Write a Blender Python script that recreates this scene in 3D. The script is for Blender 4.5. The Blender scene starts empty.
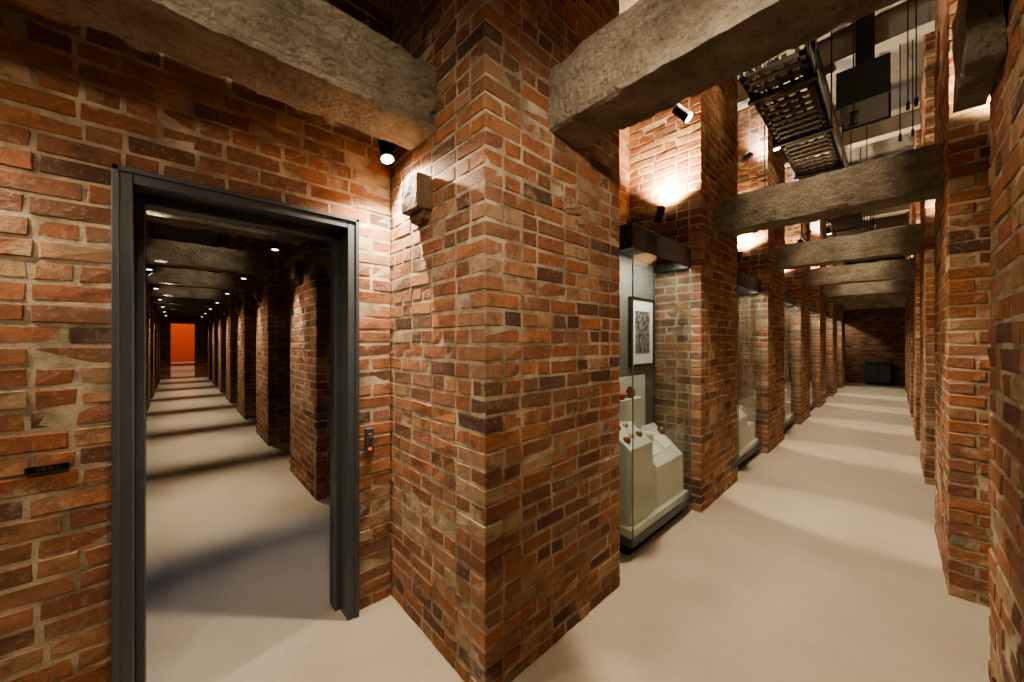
import bpy, bmesh, math, random
import numpy as np
from mathutils import Vector, noise, Matrix
random.seed(7); rng=np.random.default_rng(7)
S=bpy.context.scene
COL=S.collection
H=5.2
S.view_settings.look='AgX - Medium High Contrast'
S.view_settings.exposure=0.12

# ------------------------------------------------------------ materials
def newmat(name):
    m=bpy.data.materials.new(name); m.use_nodes=True
    nt=m.node_tree; b=nt.nodes['Principled BSDF']; return m,nt,b
def N(nt,t,**k):
    n=nt.nodes.new(t)
    for a,v in k.items(): setattr(n,a,v)
    return n
def ramp(nt,stops,interp='LINEAR'):
    r=N(nt,'ShaderNodeValToRGB'); cr=r.color_ramp; cr.interpolation=interp
    while len(cr.elements)<len(stops): cr.elements.new(0.5)
    for e,(p,c) in zip(cr.elements,stops):
        e.position=p; e.color=(c[0],c[1],c[2],1)
    return r
def mixc(nt,a,b,f,mode='MIX'):
    m=N(nt,'ShaderNodeMix',data_type='RGBA',blend_type=mode)
    for s,v in ((m.inputs[0],f),(m.inputs[6],a),(m.inputs[7],b)):
        if hasattr(v,'links'): nt.links.new(v,s)
        else: s.default_value = v if not isinstance(v,tuple) else (v[0],v[1],v[2],1)
    return m.outputs[2]
def noise_n(nt,vec,scale,detail=4,rough=.6):
    n=N(nt,'ShaderNodeTexNoise'); n.inputs['Scale'].default_value=scale
    n.inputs['Detail'].default_value=detail; n.inputs['Roughness'].default_value=rough
    nt.links.new(vec,n.inputs['Vector']); return n.outputs['Fac']
def mapr(nt,v,a,b,c=0,d=1):
    m=N(nt,'ShaderNodeMapRange'); nt.links.new(v,m.inputs[0])
    m.inputs[1].default_value=a; m.inputs[2].default_value=b
    m.inputs[3].default_value=c; m.inputs[4].default_value=d
    return m.outputs[0]
def bump(nt,b,h,strength,dist):
    n=N(nt,'ShaderNodeBump'); n.inputs['Strength'].default_value=strength
    n.inputs['Distance'].default_value=dist
    nt.links.new(h,n.inputs['Height']); nt.links.new(n.outputs[0],b.inputs['Normal'])
BR=[(0.0,(.075,.045,.036)),(0.08,(.14,.062,.040)),(0.22,(.23,.092,.050)),(0.42,(.32,.122,.058)),
    (0.60,(.38,.160,.075)),(0.76,(.25,.110,.068)),(0.88,(.38,.21,.115)),(1.0,(.40,.30,.19))]
def simple(name,col,rough=.5,metal=0,nscale=None,amt=.15,bmp=0):
    m,nt,b=newmat(name)
    b.inputs['Base Color'].default_value=(*col,1); b.inputs['Roughness'].default_value=rough
    b.inputs['Metallic'].default_value=metal
    g=N(nt,'ShaderNodeNewGeometry')
    f=noise_n(nt,g.outputs['Position'],nscale or 30)
    c=mixc(nt,tuple(x*(1-amt) for x in col),tuple(min(1,x*(1+amt)) for x in col),f)
    nt.links.new(c,b.inputs['Base Color'])
    if bmp: bump(nt,b,f,bmp,.01)
    return m
def emis(name,col,s):
    m,nt,b=newmat(name)
    b.inputs['Base Color'].default_value=(*col,1)
    b.inputs['Emission Color'].default_value=(*col,1); b.inputs['Emission Strength'].default_value=s
    return m
m_brick,nt,b=newmat('brick_clay')
g=N(nt,'ShaderNodeNewGeometry'); pos=g.outputs['Position']
r=ramp(nt,BR); nt.links.new(g.outputs['Random Per Island'],r.inputs[0])
n1=noise_n(nt,pos,13,6,.7); n2=noise_n(nt,pos,48,5,.78); n3=noise_n(nt,pos,2.2,4,.6); n5=noise_n(nt,pos,5.5,8,.72)
c=mixc(nt,r.outputs[0],(.11,.060,.042),mapr(nt,n1,.46,.70,0,.85))
c=mixc(nt,c,(.40,.31,.21),mapr(nt,n2,.54,.70,0,.75))
c=mixc(nt,c,(.24,.155,.105),mapr(nt,n3,.50,.72,0,.6))
c=mixc(nt,c,(.44,.36,.26),mapr(nt,n5,.57,.66,0,.6))
nt.links.new(c,b.inputs['Base Color']); b.inputs['Roughness'].default_value=.85
mm=N(nt,'ShaderNodeMath',operation='ADD'); nt.links.new(n1,mm.inputs[0]); nt.links.new(n2,mm.inputs[1])
bump(nt,b,mm.outputs[0],.9,.007)
m_mort,nt,b=newmat('mortar'); g=N(nt,'ShaderNodeNewGeometry'); pos=g.outputs['Position']
n1=noise_n(nt,pos,6,6,.65); n2=noise_n(nt,pos,110,4)
c=mixc(nt,(.22,.175,.125),(.50,.42,.32),mapr(nt,n1,.38,.62)); c=mixc(nt,c,(.10,.075,.055),mapr(nt,n2,.57,.8,0,.5))
nt.links.new(c,b.inputs['Base Color']); b.inputs['Roughness'].default_value=.95; bump(nt,b,n2,.8,.006)
m_bwall,nt,b=newmat('brick_wall'); g=N(nt,'ShaderNodeNewGeometry')
sp=N(nt,'ShaderNodeSeparateXYZ'); nt.links.new(g.outputs['Position'],sp.inputs[0])
sn=N(nt,'ShaderNodeSeparateXYZ'); nt.links.new(g.outputs['Normal'],sn.inputs[0])
ab=N(nt,'ShaderNodeMath',operation='ABSOLUTE'); nt.links.new(sn.outputs[1],ab.inputs[0])
gt=N(nt,'ShaderNodeMath',operation='GREATER_THAN'); nt.links.new(ab.outputs[0],gt.inputs[0]); gt.inputs[1].default_value=.5
mx=N(nt,'ShaderNodeMix',data_type='FLOAT'); nt.links.new(gt.outputs[0],mx.inputs[0]); nt.links.new(sp.outputs[1],mx.inputs[2]); nt.links.new(sp.outputs[0],mx.inputs[3])
cb=N(nt,'ShaderNodeCombineXYZ'); nt.links.new(mx.outputs[0],cb.inputs[0]); nt.links.new(sp.outputs[2],cb.inputs[1])
bt=N(nt,'ShaderNodeTexBrick'); nt.links.new(cb.outputs[0],bt.inputs['Vector'])
for k,v in (('Scale',1),('Mortar Size',.007),('Mortar Smooth',.3),('Brick Width',.225),('Row Height',.079)): bt.inputs[k].default_value=v
bt.inputs['Color1'].default_value=(0,0,0,1); bt.inputs['Color2'].default_value=(1,1,1,1); bt.inputs['Mortar'].default_value=(.5,.5,.5,1)
r=ramp(nt,BR); nt.links.new(bt.outputs['Color'],r.inputs[0])
n1=noise_n(nt,g.outputs['Position'],14,5); c=mixc(nt,r.outputs[0],(.12,.065,.045),mapr(nt,n1,.42,.75,0,.75))
c=mixc(nt,c,(.30,.24,.17),bt.outputs['Fac']); nt.links.new(c,b.inputs['Base Color']); b.inputs['Roughness'].default_value=.9
hh=N(nt,'ShaderNodeMath',operation='SUBTRACT'); nt.links.new(n1,hh.inputs[0]); nt.links.new(bt.outputs['Fac'],hh.inputs[1]); bump(nt,b,hh.outputs[0],.8,.01)
def concrete(name,axis):
    m,nt,b=newmat(name); g=N(nt,'ShaderNodeNewGeometry'); pos=g.outputs['Position']
    mp=N(nt,'ShaderNodeMapping'); nt.links.new(pos,mp.inputs[0])
    mp.inputs['Scale'].default_value=(1.8,6,9) if axis=='X' else (6,1.8,9)
    n0=noise_n(nt,mp.outputs[0],1.4,5,.6)
    n1=noise_n(nt,pos,4,7,.65); n2=noise_n(nt,pos,34,7,.85); n4=noise_n(nt,pos,14,5,.7)
    vo=N(nt,'ShaderNodeTexVoronoi'); vo.inputs['Scale'].default_value=42; nt.links.new(pos,vo.inputs['Vector'])
    c=mixc(nt,(.29,.25,.195),(.57,.50,.405),mapr(nt,n1,.34,.66)); c=mixc(nt,c,(.22,.18,.135),mapr(nt,n0,.50,.64,0,.4))
    c=mixc(nt,c,(.09,.072,.055),mapr(nt,n2,.54,.66,0,.75)); c=mixc(nt,c,(.66,.60,.51),mapr(nt,n2,.44,.34,0,.55))
    sz=N(nt,'ShaderNodeSeparateXYZ'); nt.links.new(pos,sz.inputs[0])
    fr=N(nt,'ShaderNodeMath',operation='PINGPONG'); nt.links.new(sz.outputs[2],fr.inputs[0]); fr.inputs[1].default_value=.085
    jn=mapr(nt,fr.outputs[0],0,.004,1,0)
    c=mixc(nt,c,(.14,.115,.085),mapr(nt,jn,0,1,0,.3))
    nt.links.new(c,b.inputs['Base Color']); b.inputs['Roughness'].default_value=.95; b.inputs['Specular IOR Level'].default_value=.2
    a=N(nt,'ShaderNodeMath',operation='ADD'); nt.links.new(n2,a.inputs[0]); nt.links.new(n4,a.inputs[1])
    a2=N(nt,'ShaderNodeMath',operation='MULTIPLY_ADD'); nt.links.new(vo.outputs['Distance'],a2.inputs[0]); a2.inputs[1].default_value=-.6; nt.links.new(a.outputs[0],a2.inputs[2])
    a3=N(nt,'ShaderNodeMath',operation='MULTIPLY_ADD'); nt.links.new(jn,a3.inputs[0]); a3.inputs[1].default_value=-.15; nt.links.new(a2.outputs[0],a3.inputs[2])
    bump(nt,b,a3.outputs[0],1,.032)
    return m
m_concX=concrete('weathered_concrete_x','X'); m_concY=concrete('weathered_concrete_y','Y')
m_ceil=simple('ceiling_concrete',(.30,.275,.24),.9,0,3,.35,.4)
m_floor,nt,b=newmat('polished_concrete_floor'); g=N(nt,'ShaderNodeNewGeometry'); pos=g.outputs['Position']
n1=noise_n(nt,pos,1.6,6,.6); n2=noise_n(nt,pos,25,4)
c=mixc(nt,(.36,.32,.26),(.44,.395,.325),mapr(nt,n1,.3,.7)); c=mixc(nt,c,(.29,.255,.21),mapr(nt,n2,.5,.8,0,.35))
nt.links.new(c,b.inputs['Base Color']); b.inputs['Roughness'].default_value=.36; b.inputs['Specular IOR Level'].default_value=.45
m_steel=simple('dark_steel',(.085,.092,.105),.42,.3,40,.2)
m_black=simple('black_metal',(.015,.015,.016),.45,.3,40,.2)
m_tray=simple('galvanised_tray',(.04,.037,.032),.5,.4,40,.3)
m_plinth=simple('plinth_paint',(.60,.62,.53),.6,0,8,.05)
m_deck=simple('case_deck',(.62,.63,.55),.5,0,8,.05)
m_back=simple('case_back',(.14,.13,.11),.7,0,8,.1)
m_paper=simple('paper_mount',(.75,.73,.68),.8,0,30,.03)
m_orange=simple('orange_paint',(.72,.09,.012),.7,0,3,.06)
m_rust=simple('rusty_stub',(.15,.095,.06),.9,0,25,.6,.9)
m_patch=simple('repair_mortar',(.30,.20,.135),.95,0,28,.55,1)
m_red=simple('red_glaze',(.45,.06,.03),.35,0,20,.2)
m_cream=simple('cream_ceramic',(.6,.5,.36),.4,0,20,.15)
m_bronze=simple('brown_artefact',(.16,.08,.035),.4,.3,20,.3)
m_edge=simple('glass_edge',(.10,.16,.14),.2,0,20,.1)
m_lens=emis('lamp_lens',(1,.86,.62),45)
m_lens_dim=emis('lamp_lens_baffled',(1,.84,.60),5)
m_led=emis('indicator_led',(1,.08,.03),.6)
m_print,nt,b=newmat('engraving_print'); g=N(nt,'ShaderNodeNewGeometry')
n1=noise_n(nt,g.outputs['Position'],24,7,.8); c=mixc(nt,(.03,.03,.03),(.42,.40,.36),mapr(nt,n1,.45,.62)); nt.links.new(c,b.inputs['Base Color'])
m_glass,nt,b=newmat('display_glass'); nt.nodes.remove(b)
out=[n for n in nt.nodes if n.type=='OUTPUT_MATERIAL'][0]
tr=N(nt,'ShaderNodeBsdfTransparent'); tr.inputs[0].default_value=(.93,.955,.94,1)
gl=N(nt,'ShaderNodeBsdfGlossy'); gl.inputs['Roughness'].default_value=0.0
lw=N(nt,'ShaderNodeLayerWeight'); lw.inputs[0].default_value=.5
pw=N(nt,'ShaderNodeMath',operation='POWER'); nt.links.new(lw.outputs['Facing'],pw.inputs[0]); pw.inputs[1].default_value=4
ff=mapr(nt,pw.outputs[0],0,1,.045,.6)
ms=N(nt,'ShaderNodeMixShader'); nt.links.new(ff,ms.inputs[0]); nt.links.new(tr.outputs[0],ms.inputs[1]); nt.links.new(gl.outputs[0],ms.inputs[2]); nt.links.new(ms.outputs[0],out.inputs[0])

# ------------------------------------------------------------ mesh helpers
def obj(name,me,parent=None,loc=None):
    o=bpy.data.objects.new(name,me); COL.objects.link(o)
    if loc is not None: o.location=loc
    if parent: o.parent=parent
    return o
def empty(name,loc=(0,0,0)):
    e=bpy.data.objects.new(name,None); COL.objects.link(e); e.location=loc; e.empty_display_size=.1; return e
def boxes_mesh(name,bx,mats,midx=None,bevel=0):
    bm=bmesh.new()
    for i,(x0,x1,y0,y1,z0,z1) in enumerate(bx):
        r=bmesh.ops.create_cube(bm,size=1)
        for v in r['verts']:
            v.co=Vector(((x0+x1)/2+v.co.x*(x1-x0),(y0+y1)/2+v.co.y*(y1-y0),(z0+z1)/2+v.co.z*(z1-z0)))
        fs=set(f for v in r['verts'] for f in v.link_faces)
        for f in fs: f.material_index=midx[i] if midx else 0
    if bevel: bmesh.ops.bevel(bm,geom=bm.edges[:],offset=bevel,segments=1,affect='EDGES')
    me=bpy.data.meshes.new(name); bm.to_mesh(me); bm.free()
    for m in mats: me.materials.append(m)
    return me
def box(name,b,mat,parent=None,bevel=0): return obj(name,boxes_mesh(name,[b],[mat],None,bevel),parent)

sg=[(a,b_,c_) for a in(-1,1) for b_ in(-1,1) for c_ in(-1,1)]
tv=[];lab={}
for s in sg:
    for ax in range(3):
        lab[(s,ax)]=len(tv); tv.append((s,ax))
TS=np.array([s for s,ax in tv],float); TI=np.array([[0 if k==ax else 1 for k in range(3)] for s,ax in tv],float)
TF=[]
def orient(idx):
    p=TS[idx]*(1-.2*TI[idx]); n=np.cross(p[1]-p[0],p[2]-p[1])
    return idx if np.dot(n,p.mean(0))>0 else idx[::-1]
for ax in range(3):
    o=[k for k in range(3) if k!=ax]
    for sa in(-1,1):
        q=[]
        for (u,v) in((-1,-1),(1,-1),(1,1),(-1,1)):
            s=[0,0,0]; s[ax]=sa; s[o[0]]=u; s[o[1]]=v; q.append(lab[(tuple(s),ax)])
        TF.append(orient(q))
    for u in(-1,1):
        for v in(-1,1):
            a=[0,0,0];a[ax]=-1;a[o[0]]=u;a[o[1]]=v;b2=a[:];b2[ax]=1;a=tuple(a);b2=tuple(b2)
            TF.append(orient([lab[(a,o[0])],lab[(a,o[1])],lab[(b2,o[1])],lab[(b2,o[0])]]))
for s in sg: TF.append(orient([lab[(s,0)],lab[(s,1)],lab[(s,2)]]))
def brick_mesh(name,bricks,cores,ch=.0045,jit=.0015):
    B=np.array(bricks); n=len(B)
    c=np.stack([(B[:,0]+B[:,1])/2,(B[:,2]+B[:,3])/2,(B[:,4]+B[:,5])/2],1)
    h=np.stack([(B[:,1]-B[:,0])/2,(B[:,3]-B[:,2])/2,(B[:,5]-B[:,4])/2],1)
    c=c+rng.normal(0,.0010,c.shape)
    V=c[:,None,:]+TS[None]*h[:,None,:]-TS[None]*TI[None]*ch
    cj=rng.normal(0,jit,(n,8,3)); V=V+np.repeat(cj,3,axis=1)+rng.normal(0,.0012,V.shape)
    V=V.reshape(-1,3)
    faces=[]
    for i in range(n):
        o=i*24
        faces.extend([[o+k for k in f] for f in TF])
    nb=len(faces); verts=V.tolist()
    for (x0,x1,y0,y1,z0,z1) in cores:
        o=len(verts); verts+= [(x,y,z) for x in(x0,x1) for y in(y0,y1) for z in(z0,z1)]
        faces+= [[o+0,o+1,o+3,o+2],[o+4,o+6,o+7,o+5],[o+0,o+4,o+5,o+1],[o+2,o+3,o+7,o+6],[o+0,o+2,o+6,o+4],[o+1,o+5,o+7,o+3]]
    me=bpy.data.meshes.new(name); me.from_pydata(verts,[],faces)
    me.materials.append(m_brick); me.materials.append(m_mort)
    mi=np.zeros(len(faces),np.int32); mi[nb:]=1; me.polygons.foreach_set('material_index',mi)
    me.update(); return me
P=.0795; J=.013
def run(a,b,course):
    L=b-a; out=[]; x=a
    if course%2 and L>.4: out.append((x,x+.105)); x+=.105+J
    while x<b-.02:
        l=random.choice([.212,.212,.212,.212,.100]) if course%3 else random.choice([.100,.100,.100,.212])
        l+=random.uniform(-.006,.006)
        e=x+l
        if b-e<.09: e=b
        out.append((x,min(e,b))); x=e+J
    return out
def pillar_bricks(x0,x1,y0,y1,z1=H,z0=0):
    br=[]; n=int(math.ceil((z1-z0)/P)); D=.105
    for k in range(n):
        a=z0+k*P; t=min(a+P-J,z1)
        if k%2==0:
            xr=(x0,x1); yr=(y0+D+J,y1-D-J)
        else:
            xr=(x0+D+J,x1-D-J); yr=(y0,y1)
        for (u,v) in run(*xr,k): br.append((u,v,y0,y0+D,a,t)); br.append((u,v,y1-D,y1,a,t))
        for (u,v) in run(*yr,k+1): br.append((x0,x0+D,u,v,a,t)); br.append((x1-D,x1,u,v,a,t))
    return br
i_=.0032
def pillar(x0,x1,y0,y1,me=None):
    if me is None:
        cx,cy=(x0+x1)/2,(y0+y1)/2; hx,hy=(x1-x0)/2,(y1-y0)/2
        me=brick_mesh('pillar_bricks',pillar_bricks(-hx,hx,-hy,hy),[(-hx+i_,hx-i_,-hy+i_,hy-i_,0,H)])
    return obj('brick_pillar',me,None,((x0+x1)/2,(y0+y1)/2,0))
PW=1.13; PITCH=2.57; PD=.72
pillar(.99,2.12,1.229,2.5)
variants=[brick_mesh('pillar_bricks',pillar_bricks(-PW/2,PW/2,-PD/2,PD/2),[(-PW/2+i_,PW/2-i_,-PD/2+i_,PD/2-i_,0,H)]) for _ in range(4)]
cnt=0
for k in range(1,7):
    x=.99+PITCH*k; pillar(x,x+PW,1.23,1.23+PD,variants[cnt%4]); cnt+=1
for k in range(-1,7):
    x=.99+PITCH*k; pillar(x,x+PW,-.23-PD,-.23,variants[cnt%4]); cnt+=1
for k in range(7):
    y=3.97+PITCH*k
    for x0 in (1.03,-.46-PD):
        o=obj('brick_pillar',variants[cnt%4],None,(x0+PD/2,y+PW/2,0)); o.rotation_euler[2]=math.pi/2*(1 if cnt%2 else -1); cnt+=1

# ------------------------------------------------------------ shell
box('floor',(-3.4,19.4,-1.3,40,-.2,0),m_floor)
box('ceiling',(-3.4,19.4,-1.3,40,H,H+.2),m_ceil)
def wall_bricks(x0,x1,y0,y1,hole,rear=True):
    br=[]; D=.1
    for k in range(int(math.ceil(H/P))):
        a=k*P; t=min(a+P-J,H)
        segs=[(x0,x1)]
        if a<hole[2]-.03: segs=[(x0,hole[0]),(hole[1],x1)]
        for s in segs:
            for (u,v) in run(s[0],s[1],k+(k//3)):
                br.append((u,v,y0,y0+D,a,t))
                if rear: br.append((u,v,y1-D,y1,a,t))
    return br
hx0,hx1,hz=-.17,.763,2.29
wb=wall_bricks(-3.2,.985,2.17,2.37,(hx0,hx1,hz))
me=brick_mesh('wall_left',wb,[(-3.2,hx0-.005,2.1732,2.3668,0,H),(hx1+.005,.985,2.1732,2.3668,0,H),(hx0-.005,hx1+.005,2.1732,2.3668,hz+.02,H)])
obj('wall_left',me)
box('wall_display_side',(2.12,19,1.95,2.15,0,H),m_bwall)
box('wall_right',(-3.2,19,-1.15,-.95,0,H),m_bwall)
box('wall_corridor_end',(19,19.2,-1.15,2.15,0,H),m_bwall)
box('wall_behind_camera',(-3.4,-3.2,-1.15,2.37,0,H),m_bwall)
box('wall_passage_left',(-1.38,-1.18,2.37,21,0,H),m_bwall)
box('wall_passage_right',(1.75,1.95,2.5,21,0,H),m_bwall)
obj('wall_passage_end',boxes_mesh('wpe',[(-1.38,-.15,21,21.2,0,H),(.62,1.95,21,21.2,0,H),(-.15,.62,21,21.2,2.35,H)],[m_bwall]))
box('wall_gallery_left',(-1.5,-1.3,21.2,38,0,H),m_bwall)
box('wall_gallery_right',(2,2.2,21.2,38,0,H),m_bwall)
box('wall_orange',(-1.5,2.2,38,38.2,0,H),m_orange)

# ------------------------------------------------------------ concrete beams
def rough_beam(x0,x1,y0,y1,z0,z1,seed=0,step=.05,amp=.006,mat=None):
    bm=bmesh.new(); dims=(x1-x0,y1-y0,z1-z0)
    n=[max(1,int(round(d/step))) for d in dims]
    vs={}; ctr=Vector(((x0+x1)/2,(y0+y1)/2,(z0+z1)/2))
    def gv(i,j,k):
        if (i,j,k) not in vs:
            p=Vector((x0+dims[0]*i/n[0],y0+dims[1]*j/n[1],z0+dims[2]*k/n[2]))
            d=noise.noise_vector(p*22+Vector((seed*3.1,0,0)))*amp+noise.noise_vector(p*1.7+Vector((seed,5,0)))*amp*.6
            e=sum((i in(0,n[0]),j in(0,n[1]),k in(0,n[2])))
            if e>=2:
                q=ctr-p
                if dims[0]>dims[1]: q.x=0
                else: q.y=0
                if q.length>0: d+=q.normalized()*max(0,noise.noise(p*11+Vector((seed,0,0))))*.045
            vs[(i,j,k)]=bm.verts.new(p+d)
        return vs[(i,j,k)]
    for ax in range(3):
        u,v=[a for a in range(3) if a!=ax]
        for side in(0,n[ax]):
            for i in range(n[u]):
                for j in range(n[v]):
                    q=[]
                    for du,dv in((0,0),(1,0),(1,1),(0,1)):
                        t=[0,0,0];t[ax]=side;t[u]=i+du;t[v]=j+dv;q.append(gv(*t))
                    bm.faces.new(q)
    bmesh.ops.recalc_face_normals(bm,faces=bm.faces[:])
    me=bpy.data.meshes.new('beam'); bm.to_mesh(me); bm.free(); me.materials.append(m_concX if dims[0]>dims[1] else m_concY)
    return obj('concrete_beam',me)
BZ0,BZ1=2.69,3.02
rough_beam(-3.2,.99,1.63,1.92,BZ0,BZ1,1,.03)
for k in range(-1,7):
    x=1.41+PITCH*k
    rough_beam(x,x+.28,-.23,1.63 if k<0 else 1.23,BZ0,BZ1,k+3,.03 if k<2 else .1)
for k in range(7):
    y=4.40+PITCH*k
    rough_beam(-.46,1.03,y,y+.28,BZ0,BZ1,k+20,.06 if k<2 else .15)
for k in range(0,7):
    for dx in (.22,1.0):
        x=2.12+dx+PITCH*k
        if x<18.7: obj('concrete_rib',boxes_mesh('rib',[(x,x+.2,-.945,1.945,H-.3,H-.001)],[m_ceil]))
rough_beam(1.80,2.15,-.225,-.15,2.46,2.80,50).name='concrete_corbel'

def stub(x,y0,y1,z0=2.29,z1=2.47,p=.09):
    bm=bmesh.new(); r=bmesh.ops.create_cube(bm,size=1)
    for v in r['verts']: v.co=Vector((x-p/2+v.co.x*p,(y0+y1)/2+v.co.y*(y1-y0),(z0+z1)/2+v.co.z*(z1-z0)))
    r=bmesh.ops.create_cube(bm,size=1)
    for v in r['verts']:
        lo=v.co.z<0; v.co=Vector((x-.025+v.co.x*.05,(y0+y1)/2+v.co.y*(y1-y0)*(.75 if lo else .85),z0-.02+v.co.z*.05))
    bmesh.ops.bevel(bm,geom=bm.edges[:],offset=.006,segments=1,affect='EDGES')
    bmesh.ops.subdivide_edges(bm,edges=bm.edges[:],cuts=2)
    for v in bm.verts: v.co+=noise.noise_vector(v.co*30)*.005
    me=bpy.data.meshes.new('stub'); bm.to_mesh(me); bm.free(); me.materials.append(m_rust)
    return obj('stone_corbel_block',me)
stub(.992,1.67,1.85)
for k in range(7): stub(1.03,4.45+PITCH*k,4.63+PITCH*k)

def patch(cx,cy,cz,wx,wz,face,seed):
    bm=bmesh.new(); bmesh.ops.create_icosphere(bm,subdivisions=4,radius=1)
    for v in bm.verts:
        q=v.co.copy(); k=1+.35*noise.noise(q*1.8+Vector((seed,0,0)))+.15*noise.noise(q*6+Vector((0,seed,0)))
        u,w,t=q.x*wx*k,q.z*wz*k,q.y*.012*(1+.9*noise.noise(q*5+Vector((seed,seed,0))))
        v.co=Vector((cx+u,cy+t,cz+w)) if face=='y' else Vector((cx+t,cy+u,cz+w))
    me=bpy.data.meshes.new('patch'); bm.to_mesh(me); bm.free(); me.materials.append(m_patch); obj('mortar_patch',me)
patch(1.60,1.228,2.35,.10,.045,'y',1); patch(1.70,1.228,2.28,.05,.03,'y',4)

# ------------------------------------------------------------ door frame
fy0,fy1=2.135,2.40
fr=[(-.18,-.128,fy0,fy1,0,2.30),(.717,.773,fy0,fy1,0,2.30),(-.128,.717,fy0,fy1,2.245,2.30),
    (-.128,-.098,2.26,2.36,0,2.215),(.687,.717,2.26,2.36,0,2.215),(-.128,.717,2.26,2.36,2.205,2.245),
    (-.186,-.165,fy0-.010,2.165,0,2.306),(.758,.779,fy0-.010,2.165,0,2.306),(-.186,.779,fy0-.010,2.165,2.285,2.306)]
obj('door_1',boxes_mesh('door_frame',fr,[m_steel],None,.003))
e=empty('door_release_switch',(.845,2.16,1.0))
obj('plate',boxes_mesh('p',[(-.022,.022,-.02,.010,-.08,.08)],[m_steel],None,.004),e)
obj('button',boxes_mesh('p',[(-.012,.012,-.028,-.018,.02,.05)],[m_rust],None,.002),e)
obj('indicator',boxes_mesh('p',[(-.010,.010,-.026,-.018,-.05,-.035)],[m_led],None,.001),e)
obj('air_brick_vent',boxes_mesh('v',[(-.40,-.30,2.160,2.172,1.112,1.116),(-.40,-.30,2.160,2.172,1.132,1.136)]+[(-.40+.0165*i,-.396+.0165*i,2.160,2.172,1.112,1.136) for i in range(7)]+[(-.40,-.30,2.167,2.172,1.112,1.136)],[m_black]))

# ------------------------------------------------------------ spotlights and added fill lamps
def cyl(bm,p,q,r,seg=16,r2=None):
    p=Vector(p);q=Vector(q);d=q-p
    rr=bmesh.ops.create_cone(bm,cap_ends=True,segments=seg,radius1=r,radius2=r2 if r2 is not None else r,depth=d.length)
    M=Matrix.Translation((p+q)/2)@d.to_track_quat('Z','Y').to_matrix().to_4x4()
    bmesh.ops.transform(bm,matrix=M,verts=rr['verts']); return rr['verts']
def spot(loc,target,energy,col=(1,.78,.5),angle=75,blend=.6,radius=.03,stem=None,side=(0,0,1),s=1.0,lens=None):
    e=empty('spotlight_or_fill',loc); d=(Vector(target)-Vector(loc)).normalized(); sd=Vector(side)  # real spotlights and added fill lamps share this fixture body
    if stem is None: stem=H-loc[2]-.03+.05*s*d.z
    bm=bmesh.new()
    cyl(bm,d*-.10*s,d*.0,.036*s); cyl(bm,d*0,d*.03*s,.036*s,16,.042*s)
    if stem:
        a=d*-.05*s+sd*.03; cyl(bm,a,a+sd*stem,.006,8); cyl(bm,a+sd*(stem-.02),a+sd*stem,.03,12)
    me=bpy.data.meshes.new('h'); bm.to_mesh(me); bm.free(); me.materials.append(m_black); obj('housing',me,e)
    bm=bmesh.new(); cyl(bm,d*.0301*s,d*.034*s,.033*s); me=bpy.data.meshes.new('l'); bm.to_mesh(me); bm.free(); me.materials.append(lens or m_lens); obj('lens',me,e)
    L=bpy.data.lights.new('lamp','SPOT'); L.energy=energy; L.color=col; L.spot_size=math.radians(angle); L.spot_blend=blend; L.shadow_soft_size=radius
    o=bpy.data.objects.new('lamp',L); COL.objects.link(o); o.parent=e; o.location=d*.06*s; o.rotation_euler=d.to_track_quat('-Z','Y').to_euler()
    return e
W=(1,.83,.60); W2=(1,.75,.44)
spot((.88,1.985,2.665),(.90,1.55,1.2),175,W,140,.8,.012,.2)
spot((-.95,1.99,2.66),(-.7,1.6,0),95,W,140,.8,.02,.2)  # added out of view to rake light along the left wall
spot((-.9,.5,2.95),(.5,2.0,1.0),75,W,120,.9,.06,.15)  # fill lamp added behind the camera for the door wall
spot((.1,-.35,2.9),(1.7,1.25,2.0),115,W,64,.9,.06,.15,(0,-1,0))  # fill lamp added out of view for the near pillar's right face
spot((.3,.9,3.9),(.45,1.5,0),140,W,50,.4,.03)  # overhead fill added for the near floor
spot((-.3,.2,4.3),(.3,1.65,2.85),100,W,50,.9,.05)  # added out of view to light the left-wall beam
spot((.2,.4,4.4),(1.41,.55,2.9),90,W,44,.9,.05)  # added out of view to light the first crossing beam
spot((.7,.85,2.95),(2.0,-.23,1.7),45,W,70,.9,.04,.15,(0,0,1))  # washer added out of view to brighten the nearest right-hand pillar
for k in range(0,7):
    cx=2.84+PITCH*k
    if k<6: spot((cx,1.0,4.0),(cx+.22,.38,0),430 if k else 420,W,51,.20,.012)
    x=.99+PITCH*(k+1)
    if k<6:
        spot((x-.14,1.55,2.86),(x+.03,1.45,3.6),330,W2,130,.9,.03,.3,(0,1,0))
        spot((x-.14,-.55,2.86),(x+.03,-.35,3.8),180,W2,130,.9,.03,.3,(0,-1,0))  # uplight added to brighten the upper right-hand pillars
        if k<4: spot((x-.95,.30,3.9),(x+.42,.5,2.88),85,W,42,.9,.04)  # added to light the front faces of the corridor beams
        if k<3: spot((x-.75,1.08,3.3),(x,-.32,1.7),130,W2,50,.9,.03)  # added to brighten the near sides of the right-hand pillars
for k in range(0,4):
    spot((3.3+PITCH*1.0*k,1.40,4.2),(4.0+PITCH*1.0*k,.4,5.2),85,(1,.92,.8),150,.9,.04,.4,(0,1,0))  # fill uplights added to brighten the ceiling and services
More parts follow.
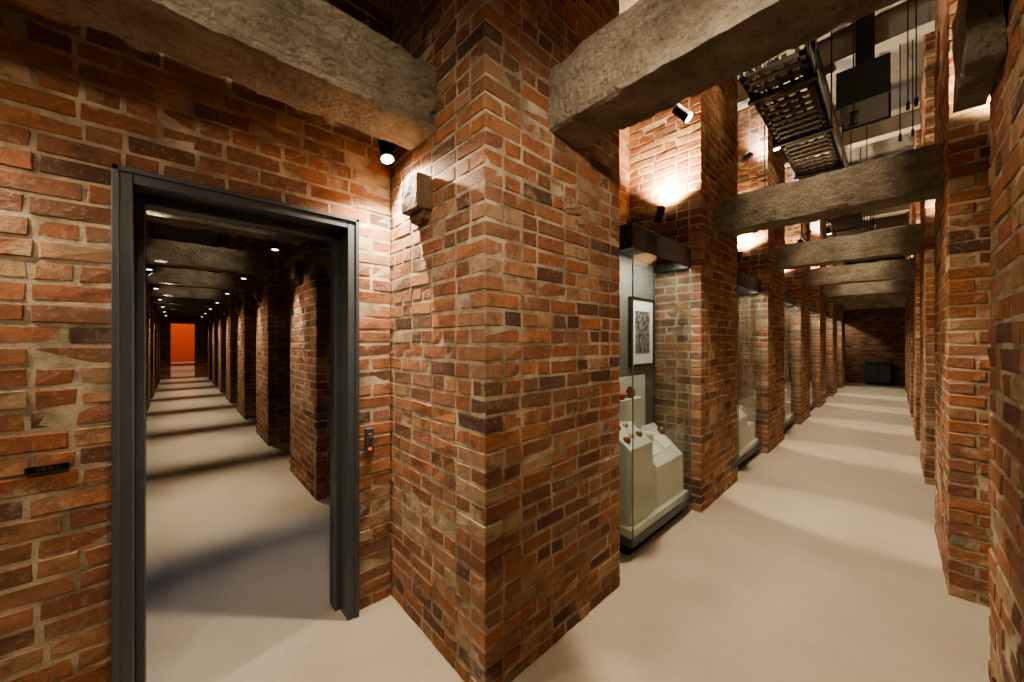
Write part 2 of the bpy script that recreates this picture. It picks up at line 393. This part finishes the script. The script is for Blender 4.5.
for k in range(0,7):
    y=4.40+.28+.10+PITCH*k
    en=165 if k<5 else 110
    spot((.82,y,2.66),(.78,y-.10,0),en,W,54,.65,.02,.2,lens=m_lens_dim)
    spot((-.28,y,2.66),(-.18,y-.10,0),en,W,54,.65,.02,.2,lens=m_lens_dim)
    if k<6: spot((-.36,y-.5,2.86),(1.03,y-.25,1.5),85,W,54,.9,.02,.12,(-1,0,0),lens=m_lens_dim)  # washer added to brighten the opposite passage pillar
    if k<4: spot((.28,y-1.75,4.2),(.28,y-.35,2.88),55,W,38,.9,.04)  # added to light the front faces of the passage beams
spot((1.3,3.25,3.6),(.25,2.95,0),70,(.55,.68,1),34,.4,.03)  # cool lamp added for the bluish daylight tint inside the door
spot((.3,23,4.5),(.3,24,0),500,W,60,.3,.05)
spot((.3,29,4.5),(.3,29,0),500,W,60,.3,.05)
spot((.3,34,4.0),(.3,38,1.5),450,(1,.85,.7),110,.5,.05)

# ------------------------------------------------------------ display cases
def slope_box(name,x0,x1,y0,y1,z0,zf,zb,mat,parent):
    bm=bmesh.new()
    v=[bm.verts.new(p) for p in((x0,y0,z0),(x1,y0,z0),(x1,y1,z0),(x0,y1,z0),(x0,y0,zf),(x1,y0,zf),(x1,y1,zb),(x0,y1,zb))]
    for f in((3,2,1,0),(4,5,6,7),(0,1,5,4),(1,2,6,5),(2,3,7,6),(3,0,4,7)): bm.faces.new([v[i] for i in f])
    bmesh.ops.bevel(bm,geom=bm.edges[:],offset=.004,segments=1,affect='EDGES')
    me=bpy.data.meshes.new(name); bm.to_mesh(me); bm.free(); me.materials.append(mat); return obj(name,me,parent)
def lathe(name,prof,loc,mat,parent,seg=20):
    bm=bmesh.new(); rings=[]
    for r,z in prof: rings.append([bm.verts.new((loc[0]+r*math.cos(a*2*math.pi/seg),loc[1]+r*math.sin(a*2*math.pi/seg),loc[2]+z)) for a in range(seg)])
    for a,b_ in zip(rings,rings[1:]):
        for i in range(seg): bm.faces.new((a[i],a[(i+1)%seg],b_[(i+1)%seg],b_[i]))
    bm.faces.new(rings[0][::-1]); bm.faces.new(rings[-1])
    for f in bm.faces: f.smooth=True
    me=bpy.data.meshes.new(name); bm.to_mesh(me); bm.free(); me.materials.append(mat); return obj(name,me,parent)
def frame(parent,x0,x1,z0,z1):
    box('picture_mount',(x0,x1,.335,.350,z0,z1),m_paper,parent)
    fbs=[(x0-.015,x0+.005,.325,.353,z0-.015,z1+.015),(x1-.005,x1+.015,.325,.353,z0-.015,z1+.015),(x0-.015,x1+.015,.325,.353,z0-.015,z0+.005),(x0-.015,x1+.015,.325,.353,z1-.005,z1+.015)]
    obj('picture_frame',boxes_mesh('pf',fbs,[m_black],None,.002),parent)
    box('picture_print',(x0+.08,x1-.08,.331,.336,z0+.11,z1-.11),m_print,parent)
def case(X,kind=0):
    e=empty('display_case',(X,1.3,0)); w=1.08; d=.37
    box('kick_base_shadow',(.04,w-.04,.06,d,0,.09),m_black,e)  # recessed base made black for the shadow under the case
    box('base_frame',(0,w,0,d,.09,.15),m_steel,e,.003)
    box('deck',(.012,w-.012,.012,d-.02,.15,.21),m_deck,e,.002)
    box('back_panel',(.0,w,d-.015,d,.15,2.36),m_back,e)
    obj('canopy',boxes_mesh('c',[(0,w,0,d,2.36,2.46),(0,w,0,.012,2.28,2.36),(0,.012,.012,d-.016,2.28,2.36),(w-.012,w,.012,d-.016,2.28,2.36)],[m_black],None,.002),e)
    box('glass_front',(.0,w,0.002,.010,.15,2.28),m_glass,e)
    box('glass_side_near',(0.002,.010,.012,d-.016,.15,2.28),m_glass,e)
    box('glass_side_far',(w-.010,w-.002,.012,d-.016,.15,2.28),m_glass,e)
    for i,x in enumerate((-.001,w-.006)): box('glass_edge_%d'%(i+1),(x,x+.007,-.002,.005,.15,2.28),m_edge,e)
    for i,x in enumerate((0,w-.012)): box('edge_trim_%d'%(i+1),(x,x+.012,d-.03,d-.016,.15,2.28),m_steel,e)
    L=bpy.data.lights.new('case_lamp','AREA'); L.energy=15; L.color=(1,.94,.80); L.shape='RECTANGLE'; L.size=w-.2; L.size_y=.05
    o=bpy.data.objects.new('case_lamp',L); COL.objects.link(o); o.parent=e; o.location=(w/2,.10,2.345); o.rotation_euler=(math.radians(6),0,0)
    if kind==0:
        slope_box('plinth_left',.06,.42,.05,.30,.21,.78,.95,m_plinth,e)
        slope_box('plinth_right',.50,1.03,.05,.33,.21,.55,.80,m_plinth,e)
        box('plinth_back',(.36,.86,.335,.353,.21,1.28),m_plinth,e)
        box('plinth_block',(.30,.62,.25,.33,.21,1.10),m_plinth,e,.003)
        frame(e,.59,1.02,1.38,1.99)
        lathe('bowl',[(.02,0),(.025,.01),(.05,.04),(.055,.05),(.05,.05),(.02,.015)],(.36,.30,1.10),m_red,e)
        lathe('jar',[(.02,0),(.035,.02),(.04,.06),(.02,.09),(.025,.10)],(.50,.29,1.10),m_bronze,e)
        for i,(x,y) in enumerate(((.13,.12),(.24,.14),(.34,.13),(.16,.22),(.29,.23))):
            z=.78+(y-.05)*.68
            lathe('artefact_%d'%i,[(.028,-.008),(.03,.012),(.022,.022),(.018,.024)],(x,y,z+.002),(m_red,m_cream,m_bronze)[i%3],e,14)
        for i,(x,y) in enumerate(((.62,.16),(.88,.17))):
            z=.55+(y-.05)*.893
            o=box('label_%d'%i,(-.08,.08,-.06,.06,-.003,.003),m_paper,e); o.location=(x,y,z+.008); o.rotation_euler=(math.atan(.893),0,0)
            lathe('artefact_%d'%(i+8),[(.04,-.02),(.045,.02),(.03,.04),(.016,.045)],(x+.12,.24,.55+.19*.893+.01),m_bronze if i else m_cream,e,14)
    else:
        a=.1*(kind%3)
        slope_box('plinth',.1,.60,.05,.28,.21,.50+a,.68+a,m_plinth,e)
        box('plinth_step',(.62,1.0,.06,.33,.21,.45),m_plinth,e,.003)
        box('plinth_back',(.15,.55,.29,.33,.21,1.05),m_plinth,e,.003)
        if kind%2: frame(e,.50,.98,1.25,1.85)
        else: box('text_panel',(.2,.85,.335,.350,1.2,1.9),m_plinth,e)
        lathe('vase',[(.04,0),(.07,.06),(.075,.12),(.03,.2),(.045,.24)],(.80,.2,.45),m_cream if kind%2 else m_red,e)
        lathe('dish',[(.03,0),(.05,.02),(.08,.035),(.075,.035),(.03,.012)],(.3,.16,.50+a+.075),m_red if kind%2 else m_cream,e)
for k in range(7): case(2.42+PITCH*k,k)

# ------------------------------------------------------------ services
def tray(x0,x1,y0,y1,z,rods):
    bx=[(x0,x1,y0,y0+.012,z,z+.09),(x0,x1,y1-.012,y1,z,z+.09),(x0,x1,y0,y0+.05,z,z+.008),(x0,x1,y1-.05,y1,z,z+.008)]
    x=x0
    while x<x1:
        bx.append((x,x+.06,y0,y1,z,z+.015)); x+=.13
    for i in range(5):
        yy=y0+.06+i*(y1-y0-.12)/4; bx.append((x0,x1,yy-.015,yy+.015,z+.02,z+.05))
    for x in rods:
        bx.append((x,x+.012,y0-.02,y0-.008,z-.03,H)); bx.append((x,x+.012,y1+.008,y1+.02,z-.03,H)); bx.append((x-.02,x+.03,y0-.03,y1+.03,z-.035,z-.005))
    obj('cable_tray',boxes_mesh('tray',bx,[m_tray]))
tray(3.785,8.2,.50,.98,4.0,[4.2,5.35,6.6,7.95])
tray(8.925,15.5,.45,.90,4.0,[9.3,10.5,11.7,13.1,14.3,15.3])
obj('air_duct',boxes_mesh('duct',[(5.3,5.9,.05,.42,4.15,4.5),(5.27,5.30,.03,.44,4.13,4.52),(5.9,5.93,.03,.44,4.13,4.52),(5.5,5.6,.15,.3,4.5,H)],[m_black]))
bm=bmesh.new()
for i,x in enumerate((5.20,5.46,5.98,6.2)):
    y=-.14+.05*(i%3); cyl(bm,(x,y,3.9+.1*(i%2)),(x,y,H),.005,8)
    cyl(bm,(x,y,3.86+.1*(i%2)),(x,y,3.94+.1*(i%2)),.014,10)
me=bpy.data.meshes.new('rods'); bm.to_mesh(me); bm.free(); me.materials.append(m_black); obj('hanging_cables',me)
bm=bmesh.new(); cyl(bm,(2.5,1.12,4.86),(18.9,1.12,4.86),.03,10); cyl(bm,(2.5,1.19,4.87),(18.9,1.19,4.87),.02,10); cyl(bm,(2.5,.62,4.85),(18.9,.62,4.85),.04,10)
me=bpy.data.meshes.new('pipes'); bm.to_mesh(me); bm.free(); me.materials.append(m_tray); obj('conduit_pipes',me)
e=empty('console_cabinet',(18.6,.42,0))
box('body',(0,.38,-.33,.33,.06,.80),m_black,e,.005); box('top',(-.02,.39,-.35,.35,.80,.83),m_steel,e,.004)
box('feet',(.03,.35,-.30,.30,0,.06),m_black,e)
for i in(-1,1): box('door_panel_%d'%(i+2),(-.012,0,min(.01*i,.32*i),max(.01*i,.32*i),.09,.77),m_steel,e,.002)

# ------------------------------------------------------------ world + camera
w=bpy.data.worlds.new('World'); S.world=w; w.use_nodes=True
w.node_tree.nodes['Background'].inputs[0].default_value=(.02,.016,.012,1)
cam=bpy.data.cameras.new('Camera'); cam.sensor_width=36; cam.lens=359/1024*36; cam.clip_start=.02
co=bpy.data.objects.new('Camera',cam); COL.objects.link(co); co.location=(0,0,1.6)
co.rotation_euler=(math.pi/2,0,math.radians(-43.15)); S.camera=co
